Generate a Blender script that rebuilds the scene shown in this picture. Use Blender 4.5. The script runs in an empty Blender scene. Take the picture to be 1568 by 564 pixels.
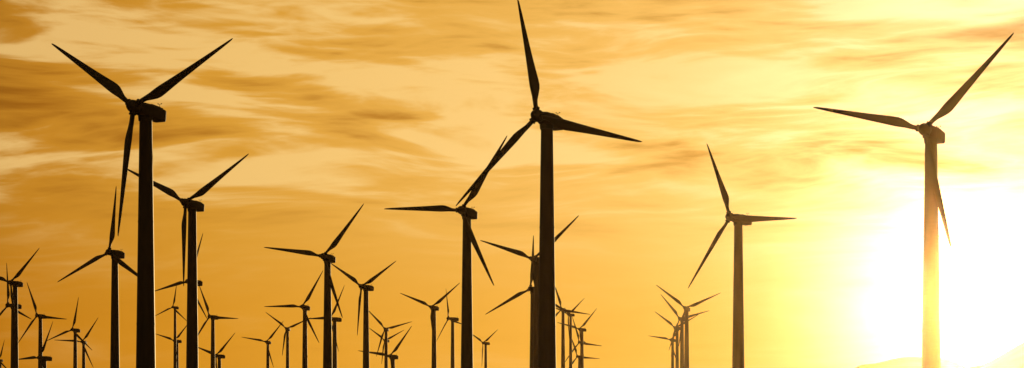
import bpy, math, random
from mathutils import Matrix, Vector, noise
# x, y, hub height, yaw, rotor phase, rotor radius  (metres / degrees)
TURB=[(-63.2,319.1,53.7,27.2,26.2,22),(-84.7,495.6,57.5,23.2,32.5,22),(-132.9,630.6,56.4,22.6,85.9,22),(4.4,333.3,54.4,31.9,103.4,22),
(-12.8,484.2,54.3,23.5,56.9,22),(-62.0,628.4,54.8,19.0,50.8,22),(-66.9,848.6,60.0,35.2,28.8,22),(72.5,336.0,52.4,32.7,44.9,22),
(55.9,490.1,53.2,46.7,114.7,22),(7.3,655.3,56.1,26.7,40.7,22),(7.6,782.6,54.6,19.5,88.4,22),(-227.6,867.3,63.1,25.7,44.2,22),
(-253.3,960.6,58.3,39.1,99.2,22),(-283.9,1142.6,62.9,22.3,113.0,22),(-254.0,1027.0,34.0,41,62,22),(-291.2,1265.9,60.1,22.6,80.2,22),
(-321.3,1428.4,58.5,8.8,56.4,22),(-140.1,826.6,60.7,37.8,69.6,22),(-205.6,1158.6,68.8,27,82,15),(-268.9,1522.0,63.1,33,44,22),
(-182.6,1153.9,62.9,28.6,115.2,22),(-190.8,1231.0,41.7,36.4,41.5,22),(-195.8,1522.8,62.2,16.0,49.5,22),(-178.2,1509.1,72.2,11.0,23.1,22),
(-109.3,995.8,59.6,19.4,59.1,22),(-104.1,1094.3,58.5,46.7,58.5,22),(-96.1,1445.2,69.0,12.5,14.0,22),(-115.9,1739.0,72.2,24,25,22),
(-69.7,1091.2,36.9,28.2,51.1,22),(-45.4,1076.1,64.0,24.8,37.4,22),(-43.3,1300.9,69.3,59,107,22),(-26.1,1723.0,69.2,46,32,22),
(30.3,1167.8,68.1,20,109,19),(37.6,1278.2,70.9,41,38,17),(51.5,1459.2,69.4,38,45,22),(52.9,1501.9,61.1,36,111,22),
(53.2,1556.2,51.7,34,114,22),(97.5,1076.2,63.5,20,22,22),(108.4,1236.1,65.9,33,12,22),(120.7,1416.3,68.5,35,25,22),
(132.9,1600.0,67.0,33,50,22),(-166.0,584.0,63.9,21,32,13),(-533.2,1986.8,61.7,12,76,22)]
sc=bpy.context.scene
def srgb(r,g,b):
    def c(u):
        u/=255.
        return u/12.92 if u<=.04045 else ((u+.055)/1.055)**2.4
    return (c(r),c(g),c(b),1)
# ---------- materials
def mat(name):
    m=bpy.data.materials.new(name);m.use_nodes=True
    return m,m.node_tree,m.node_tree.nodes["Principled BSDF"]
def paint(name,col,rough,scale,dirt):
    m,nt,b=mat(name)
    tc=nt.nodes.new("ShaderNodeTexCoord");n=nt.nodes.new("ShaderNodeTexNoise");r=nt.nodes.new("ShaderNodeValToRGB")
    mp=nt.nodes.new("ShaderNodeMapping");mp.inputs["Scale"].default_value=(1,1,.15)
    nt.links.new(tc.outputs["Object"],mp.inputs[0]);nt.links.new(mp.outputs[0],n.inputs["Vector"])
    n.inputs["Scale"].default_value=scale;n.inputs["Detail"].default_value=6
    r.color_ramp.elements[0].position=.35;r.color_ramp.elements[0].color=dirt
    r.color_ramp.elements[1].position=.6;r.color_ramp.elements[1].color=col
    nt.links.new(n.outputs[0],r.inputs[0]);nt.links.new(r.outputs[0],b.inputs["Base Color"])
    b.inputs["Roughness"].default_value=rough;b.inputs["Specular IOR Level"].default_value=.12
    return m
M_tower=paint("silhouette_tower_paint",(.04,.028,.02,1),.6,1.2,(.03,.022,.017,1))  # tower, nacelle, blades: white paint darkened, backlit silhouette shade put into base colour
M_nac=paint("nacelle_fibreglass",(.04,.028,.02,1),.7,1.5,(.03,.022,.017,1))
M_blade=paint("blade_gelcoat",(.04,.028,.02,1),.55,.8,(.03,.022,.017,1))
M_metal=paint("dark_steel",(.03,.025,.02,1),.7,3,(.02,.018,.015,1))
M_conc=paint("concrete",(.3,.28,.25,1),.9,2,(.2,.18,.16,1))
# ---------- mesh helpers
class B:
    def __init__(s): s.v=[];s.f=[];s.m=[];s.s=[]
    def face(s,f,mi,sm): s.f.append(tuple(f));s.m.append(mi);s.s.append(sm)
    def loft(s,rings,mi=0):
        n=len(rings[0]);o=len(s.v);sm=n>4
        for r in rings: s.v+=[tuple(p) for p in r]
        for i in range(len(rings)-1):
            for j in range(n):
                a=o+i*n+j;b=o+i*n+(j+1)%n
                s.face((a,b,b+n,a+n),mi,sm)
        # separate cap vertices keep the side normals clean
        o=len(s.v);s.v+=[tuple(p) for p in rings[0]];s.face([o+j for j in range(n)][::-1],mi,False)
        o=len(s.v);s.v+=[tuple(p) for p in rings[-1]];s.face([o+j for j in range(n)],mi,False)
    def cyl(s,prof,axis='Z',n=32,mi=0,c=(0,0,0)):
        rings=[]
        for (h,r) in prof:
            ring=[]
            for j in range(n):
                a=2*math.pi*j/n
                if axis=='Z': p=(c[0]+r*math.cos(a),c[1]+r*math.sin(a),c[2]+h)
                else: p=(c[0]+r*math.cos(a),c[1]+h,c[2]-r*math.sin(a))
                ring.append(p)
            rings.append(ring)
        s.loft(rings,mi)
    def box(s,x0,x1,y0,y1,z0,z1,mi=0):
        s.loft([[(x0,y0,z),(x1,y0,z),(x1,y1,z),(x0,y1,z)] for z in (z0,z1)],mi)
def mesh(name,b,mats):
    me=bpy.data.meshes.new(name);me.from_pydata(b.v,[],b.f)
    for m in mats: me.materials.append(m)
    for p,k,q in zip(me.polygons,b.m,b.s): p.material_index=k;p.use_smooth=q
    me.update();return me
def tower_mesh(H):
    b=B();r0=1.78;r1=1.06;ns=3
    rr=lambda h:r0+(r1-r0)*(h/H)
    for k in range(ns):
        h0=.3+(H-.3)*k/ns;h1=.3+(H-.3)*(k+1)/ns
        b.cyl([(h0+(.1 if k else 0),rr(h0)),(h1-.1,rr(h1))],n=40)
        b.cyl([(h1-.098,rr(h1)+.04),(h1+.098,rr(h1)+.04)],n=40)
    b.cyl([(-.6,3.4),(.15,3.4),(.3,2.6),(.31,2.2)],n=32,mi=1)
    b.box(-.55,.55,-1.86,-1.55,1.3,3.5,2)
    b.box(-.8,.8,-2.9,-1.7,1.05,1.2,2)
    for k in range(4): b.box(-.5,.5,-2.95-.3*(4-k),-2.95-.3*(3-k)+.02,.12+.22*k,.2+.22*k,2)
    for x in(-.78,.72):
        b.box(x,x+.06,-2.88,-2.82,1.2,2.2,2);b.box(x,x+.06,-1.95,-1.89,1.2,2.2,2);b.box(x,x+.06,-2.88,-1.89,2.2,2.26,2)
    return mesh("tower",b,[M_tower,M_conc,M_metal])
def rrect(w,h,zc,y,rad=.3,n=5):
    pts=[]
    for (sx,sz,a0) in((1,1,0),(-1,1,90),(-1,-1,180),(1,-1,270)):
        for k in range(n):
            a=math.radians(a0+90*k/(n-1))
            pts.append((sx*(w/2-rad)+rad*math.cos(a),y,zc+sz*(h/2-rad)+rad*math.sin(a)))
    return pts
def nacelle_mesh():
    b=B()
    R=[(-2.35,1.5,1.5,.05,.7),(-2.1,1.8,1.8,.05,.6),(-1.2,2.15,2.1,.05,.45),(.2,2.3,2.25,.0,.35),(2.2,2.3,2.25,-.02,.3),(3.9,2.2,2.1,-.02,.3),(4.25,2.1,1.95,-.02,.3),(4.35,1.8,1.6,-.02,.3)]
    b.loft([rrect(w,h,z,y,r) for (y,w,h,z,r) in R],0)
    b.cyl([(-1.75,1.14),(-1.3,1.2),(-1.0,1.25)],n=28,mi=1)
    b.box(-.75,.75,.6,3.0,1.08,1.28,0)
    b.box(-.5,.5,3.2,4.0,1.0,1.32,1)
    # slim wind-vane mast
    b.box(-.03,.03,3.6,3.66,1.3,1.95,1);b.box(-.4,.4,3.6,3.64,1.95,1.99,1)
    b.cyl([(1.99,.07),(2.15,.1)],n=8,mi=1,c=(-.36,3.62,0));b.box(.25,.45,3.61,3.63,2.0,2.15,1)
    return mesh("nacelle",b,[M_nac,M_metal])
def hub_mesh():
    b=B()
    b.cyl([(1.05,.75),(.95,.95),(.2,1.1),(-.5,1.02),(-1.0,.78),(-1.3,.45),(-1.42,.12)][::-1],axis='Y',n=28)
    for k in range(3):
        rot=Matrix.Rotation(2*math.pi*k/3,4,'Y')
        o=len(b.v);b.cyl([(.5,.56),(1.25,.56),(1.25,.64),(1.42,.64)],n=20,mi=0)
        for q in range(o,len(b.v)): b.v[q]=tuple(rot@Vector(b.v[q]))
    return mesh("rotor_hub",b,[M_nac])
def blade_mesh():
    st=[(1.38,.80,1.0,0),(2.0,.80,1.0,0),(2.8,.92,.8,4),(3.7,1.25,.48,9),(4.7,1.66,.32,12),(5.5,1.82,.26,11),(6.5,1.76,.23,9.5),(8.5,1.52,.2,7),(11,1.26,.18,4.5),(14,1.0,.16,2.5),(17,.75,.15,1),(19.5,.54,.14,0),(21.2,.36,.13,-.5),(21.8,.22,.12,-.5),(22,.07,.12,-.5)]
    N=24;rings=[]
    for (r,c,th,tw) in st:
        ring=[]
        bl=max(0,min(1,(1.0-th)/.6))
        for j in range(N):
            a=2*math.pi*j/N
            xr=.5+.5*math.cos(a)
            yc=.5*math.sin(a)*th
            tf=5*th*(.2969*math.sqrt(max(xr,0))-.126*xr-.3516*xr**2+.2843*xr**3-.1036*xr**4)
            ya=(1 if math.sin(a)>=0 else -1)*tf+.03*math.sin(math.pi*xr)
            y=yc*(1-bl)+ya*bl
            off=.5*(1-bl)+.27*bl
            X=(xr-off)*c;Y=y*c
            w=math.radians(tw+3)
            pre=-.012*(r/22)**2*22
            ring.append((X*math.cos(w)-Y*math.sin(w),X*math.sin(w)+Y*math.cos(w)+pre,r))
        rings.append(ring)
    b=B();b.loft(rings,0)
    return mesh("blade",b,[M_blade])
ME_n=nacelle_mesh();ME_h=hub_mesh();ME_b=blade_mesh()
def link(o): sc.collection.objects.link(o);return o
TILT=math.radians(5);OH=3.3
def turbine(X,Y,Z,yaw,ph,R):
    s_=R/22.
    root=link(bpy.data.objects.new("wind_turbine",None));root.empty_display_size=3
    y=math.radians(yaw);fx,fy=-math.sin(y),-math.cos(y)
    root.location=(X-fx*OH*s_,Y-fy*OH*s_,0);root.rotation_euler=(0,0,-y);root.scale=(s_,)*3
    hz=Z/s_-OH*math.sin(TILT)
    def child(n,me,M):
        o=link(bpy.data.objects.new(n,me));o.parent=root;o.matrix_local=M;return o
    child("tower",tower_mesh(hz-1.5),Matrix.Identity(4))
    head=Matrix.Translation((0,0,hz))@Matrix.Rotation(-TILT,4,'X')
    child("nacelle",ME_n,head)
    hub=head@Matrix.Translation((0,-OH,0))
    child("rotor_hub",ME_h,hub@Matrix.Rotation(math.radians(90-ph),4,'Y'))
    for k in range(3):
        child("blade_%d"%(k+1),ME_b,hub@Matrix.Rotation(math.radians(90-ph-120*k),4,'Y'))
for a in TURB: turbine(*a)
# ---------- ground and hills
def soil(name,c1,c2,sc1):
    m,nt,b=mat(name)
    tc=nt.nodes.new("ShaderNodeTexCoord");n=nt.nodes.new("ShaderNodeTexNoise");r=nt.nodes.new("ShaderNodeValToRGB")
    n.inputs["Scale"].default_value=sc1;n.inputs["Detail"].default_value=10
    nt.links.new(tc.outputs["Object"],n.inputs["Vector"]);nt.links.new(n.outputs[0],r.inputs[0])
    r.color_ramp.elements[0].position=.4;r.color_ramp.elements[0].color=c1
    r.color_ramp.elements[1].position=.6;r.color_ramp.elements[1].color=c2
    nt.links.new(r.outputs[0],b.inputs["Base Color"]);b.inputs["Roughness"].default_value=1
    b.inputs["Specular IOR Level"].default_value=.1
    return m
M_g=soil("desert_scrub",(.05,.045,.025,1),(.16,.12,.08,1),.15)
G=26000
b=B();b.v=[(-G,-G,0),(G,-G,0),(G,G,0),(-G,G,0)];b.face((0,1,2,3),0,False)
link(bpy.data.objects.new("ground",mesh("ground",b,[M_g])))
M_hill=soil("hill_scrub",(.10,.08,.05,1),(.2,.15,.1,1),.004)
def hill(name,az0,az1,D,prof,depth,seed):
    NX,NY=160,24;b=B()
    def hp(u):
        for (a,ha),(b_,hb) in zip(prof[:-1],prof[1:]):
            if a<=u<=b_:
                q=(u-a)/(b_-a);q=q*q*(3-2*q);return ha+(hb-ha)*q
        return 0
    for i in range(NX+1):
        u=i/NX;az=math.radians(az0+(az1-az0)*u)
        for j in range(NY+1):
            w=j/NY;d=D-depth/2+depth*w
            e=math.sin(math.pi*w)**1.2
            x=d*math.sin(az);y=d*math.cos(az)
            nz=noise.fractal(Vector((x/600.,y/600.,seed)),1.0,2.1,6)
            b.v.append((x,y,e*hp(u)*(1+.045*nz)-3))
    for i in range(NX):
        for j in range(NY):
            a=i*(NY+1)+j;b.face((a,a+NY+1,a+NY+2,a+1),0,True)
    link(bpy.data.objects.new(name,mesh(name,b,[M_hill])))
# azimuth span (deg), distance (m), ridge profile (fraction, height m)
hill("hill",7.7,18.3,8500,[(0,0),(.15,174),(.265,241),(.375,266),(.47,254),(.60,174),(1,0)],2600,1.3)
hill("hill",11.9,21.7,7000,[(0,0),(.17,191),(.36,285),(.54,335),(1,0)],2600,7.1)
# ---------- haze layer
m=bpy.data.materials.new("dusk_haze");m.use_nodes=True;nt=m.node_tree;nt.nodes.clear()
o=nt.nodes.new("ShaderNodeOutputMaterial");vs=nt.nodes.new("ShaderNodeVolumeScatter")
vs.inputs["Color"].default_value=(.25,.165,.085,1);vs.inputs["Density"].default_value=8.0e-5;vs.inputs["Anisotropy"].default_value=.968
nt.links.new(vs.outputs[0],o.inputs["Volume"])
b=B();b.box(-5000,5000,-400,1300,-3,400)
link(bpy.data.objects.new("haze",mesh("haze",b,[m])))
# ---------- sun & sky
SAZ=math.radians(13.28);SEL=math.radians(3.2)
S=Vector((math.sin(SAZ)*math.cos(SEL),math.cos(SAZ)*math.cos(SEL),math.sin(SEL)))
sun=bpy.data.lights.new("sun","SUN");sun.energy=5;sun.angle=math.radians(.5);sun.color=(1,.68,.3)
so=link(bpy.data.objects.new("sun",sun));so.rotation_euler=S.to_track_quat('Z','Y').to_euler();so.location=S*500
w=bpy.data.worlds.new("World");w.name="sky";sc.world=w;w.use_nodes=True;nt=w.node_tree;nt.nodes.clear()
N=nt.nodes.new;Lk=nt.links.new
def setin(sock,v):
    if isinstance(v,bpy.types.NodeSocket): Lk(v,sock)
    else: sock.default_value=v
def mth(op,a,b_=None,c=None,clamp=False):
    n=N("ShaderNodeMath");n.operation=op;n.use_clamp=clamp;setin(n.inputs[0],a)
    if b_ is not None:setin(n.inputs[1],b_)
    if c is not None:setin(n.inputs[2],c)
    return n.outputs[0]
def comb(x,y,z=0.):
    n=N("ShaderNodeCombineXYZ");setin(n.inputs[0],x);setin(n.inputs[1],y);setin(n.inputs[2],z);return n.outputs[0]
def noi(vec,scale,det,rough=.5,dist=0.,lac=2.):
    n=N("ShaderNodeTexNoise");Lk(vec,n.inputs["Vector"]);n.inputs["Scale"].default_value=scale;n.inputs["Detail"].default_value=det
    n.inputs["Roughness"].default_value=rough;n.inputs["Distortion"].default_value=dist;n.inputs["Lacunarity"].default_value=lac
    return n.outputs[0]
def mix(fac,a,b_,bt='MIX'):
    n=N("ShaderNodeMix");n.data_type='RGBA';n.blend_type=bt
    setin(n.inputs[0],fac);setin(n.inputs[6],a);setin(n.inputs[7],b_);return n.outputs[2]
def sstep(v,a,b_):
    n=N("ShaderNodeMapRange");n.interpolation_type='SMOOTHSTEP';setin(n.inputs[0],v);n.inputs[1].default_value=a;n.inputs[2].default_value=b_
    return n.outputs[0]
def wadd(off,src,mul):
    n=N("ShaderNodeVectorMath");n.operation='MULTIPLY_ADD';Lk(src,n.inputs[0]);n.inputs[1].default_value=mul;Lk(off,n.inputs[2]);return n.outputs[0]
tc=N("ShaderNodeTexCoord");sx=N("ShaderNodeSeparateXYZ");Lk(tc.outputs["Generated"],sx.inputs[0])
x,y,z=sx.outputs
D2R=57.29578
A=mth('MULTIPLY',mth('ARCTAN2',x,y),D2R);E=mth('MULTIPLY',mth('ARCSINE',z),D2R)
dA=mth('SUBTRACT',A,13.7);dE=mth('SUBTRACT',E,3.1)
def dist(kA,kE):
    return mth('SQRT',mth('ADD',mth('POWER',mth('MULTIPLY',dA,kA),2.),mth('POWER',mth('MULTIPLY',dE,kE),2.)))
r=dist(1,.85)
ramp=N("ShaderNodeValToRGB")
Lk(mth('DIVIDE',r,90.),ramp.inputs[0])
pts=[(0,srgb(244,184,84)),(4,srgb(244,184,84)),(7,srgb(245,188,88)),(9,srgb(243,187,89)),(13,srgb(236,180,85)),(18,srgb(226,167,70)),(23,srgb(212,150,50)),(28,srgb(192,128,33)),(38,srgb(90,52,16)),(52,srgb(16,9,5)),(88,srgb(7,5,4))]
cr=ramp.color_ramp
cr.elements[0].position=0;cr.elements[0].color=pts[0][1];cr.elements[1].position=88/90;cr.elements[1].color=pts[-1][1]
for p,c in pts[1:-1]:
    e=cr.elements.new(p/90.);e.color=c
# warmer, more saturated air close to the horizon
base=mix(sstep(E,7.0,2.5),ramp.outputs[0],mix(1.,ramp.outputs[0],(.97,.87,.5,1),'MULTIPLY'))
# domain-warped cirrus
P0=comb(mth('MULTIPLY',A,.10),mth('MULTIPLY',E,.40),5.3)
w1=N("ShaderNodeTexNoise");Lk(P0,w1.inputs["Vector"]);w1.inputs["Scale"].default_value=.8;w1.inputs["Detail"].default_value=2
n1=noi(wadd(P0,w1.outputs["Color"],(.9,1.0,0)),1.5,7,.5)
tl=comb(mth('ADD',mth('MULTIPLY',A,.12),mth('MULTIPLY',E,.05)),mth('ADD',mth('MULTIPLY',E,.9),mth('MULTIPLY',A,.07)),3.7)
n2=noi(wadd(tl,w1.outputs["Color"],(1.2,2.6,0)),1.4,7,.52)
tl3=comb(mth('ADD',mth('MULTIPLY',A,.22),mth('MULTIPLY',E,.1)),mth('ADD',mth('MULTIPLY',E,1.9),mth('MULTIPLY',A,-.12)),9.1)
n3=noi(wadd(tl3,w1.outputs["Color"],(2,5.5,0)),1.0,6,.5)
rid=mth('SUBTRACT',.10,mth('ABSOLUTE',mth('SUBTRACT',n3,.5)))   # thin wisps
cl=mth('ADD',mth('MULTIPLY',mth('SUBTRACT',n1,.5),1.7),mth('MULTIPLY',mth('SUBTRACT',n2,.5),1.8))
cl=mth('ADD',cl,mth('MULTIPLY',rid,2.2))
hi=sstep(E,4.5,8.0)
cl=mth('MULTIPLY',cl,mth('ADD',mth('MULTIPLY',hi,.82),.18))
# big soft cloud banks:  azimuth, elevation, half-width, half-height (deg), density
def blob(a,e,wa,we,s):
    d=mth('ADD',mth('POWER',mth('DIVIDE',mth('SUBTRACT',A,a),wa),2.),mth('POWER',mth('DIVIDE',mth('SUBTRACT',E,e),we),2.))
    return mth('MULTIPLY',mth('POWER',2.718,mth('MULTIPLY',d,-1.)),s)
tot=cl
for a_,e_,wa,we,s in [(-14.3,9.6,2.4,.8,-.3),(-13.9,12.3,5,.6,-.3),(-11.1,8.0,3.2,.7,-.15),(5.2,11.3,4.3,.4,-.16),(-8.8,10.6,5,.5,.22),(-2,10.4,4.3,.8,.15),(-7.1,7.6,2.7,.5,.2),(4.2,9.6,5.8,.8,.18),(9,10,5,.8,.15),(-.1,12.1,3.9,.4,-.2),(14.5,12.3,4.5,.9,.45)]:
    tot=mth('ADD',tot,blob(a_,e_,wa,we,s))
light=sstep(tot,.0,.45);dark=sstep(tot,.04,-.62)
c1=mix(mth('MULTIPLY',light,.8),base,mix(.65,base,srgb(255,219,144)))
c2=mix(mth('MULTIPLY',dark,.9),c1,mix(1.,base,(.56,.43,.23,1),'MULTIPLY'))
g1=mth('POWER',2.718,mth('MULTIPLY',mth('POWER',mth('DIVIDE',dist(.88,1.0),3.1),2.),-1.))
g2=mth('POWER',2.718,mth('MULTIPLY',mth('DIVIDE',dist(1,.72),3.2),-1.))
def scl(col,f_):
    n=N("ShaderNodeVectorMath");n.operation='SCALE';n.inputs[0].default_value=col;setin(n.inputs[3],f_);return n.outputs[0]
def vadd(a,b_):
    n=N("ShaderNodeVectorMath");n.operation='ADD';Lk(a,n.inputs[0]);Lk(b_,n.inputs[1]);return n.outputs[0]
wav=mth('ADD',1.,mth('MULTIPLY',tot,1.6))
g1=mth('MULTIPLY',g1,wav);g2=mth('MULTIPLY',g2,wav)
g2=mth('MULTIPLY',g2,mth('ADD',.5,mth('MULTIPLY',sstep(E,1.5,6.5),.6)))
col=vadd(c2,scl((1.2,1.1,.95),g1));col=vadd(col,scl((1.35,1.1,.74),g2))
col=vadd(col,scl((.25,.24,.22),blob(15.5,12.8,5,1.6,1.)))
sky=N("ShaderNodeTexSky");sky.sky_type='NISHITA';sky.sun_disc=False;sky.sun_elevation=SEL;sky.sun_rotation=SAZ
sm=N("ShaderNodeVectorMath");sm.operation='MULTIPLY';Lk(sky.outputs[0],sm.inputs[0]);sm.inputs[1].default_value=(.004,.003,.001)
back=N("ShaderNodeBackground");back.inputs[1].default_value=1.0
Lk(vadd(col,sm.outputs[0]),back.inputs[0])
wo=N("ShaderNodeOutputWorld");Lk(back.outputs[0],wo.inputs[0])
# ---------- camera
cam=bpy.data.cameras.new("camera");co=link(bpy.data.objects.new("camera",cam));co.location=(0,0,1.7);co.rotation_euler=(math.pi/2,0,0)
cam.sensor_width=36;cam.lens=67.2;cam.shift_y=.2283;cam.clip_start=.5;cam.clip_end=60000
sc.camera=co
sc.view_settings.view_transform='Standard';sc.view_settings.look='None';sc.view_settings.exposure=0
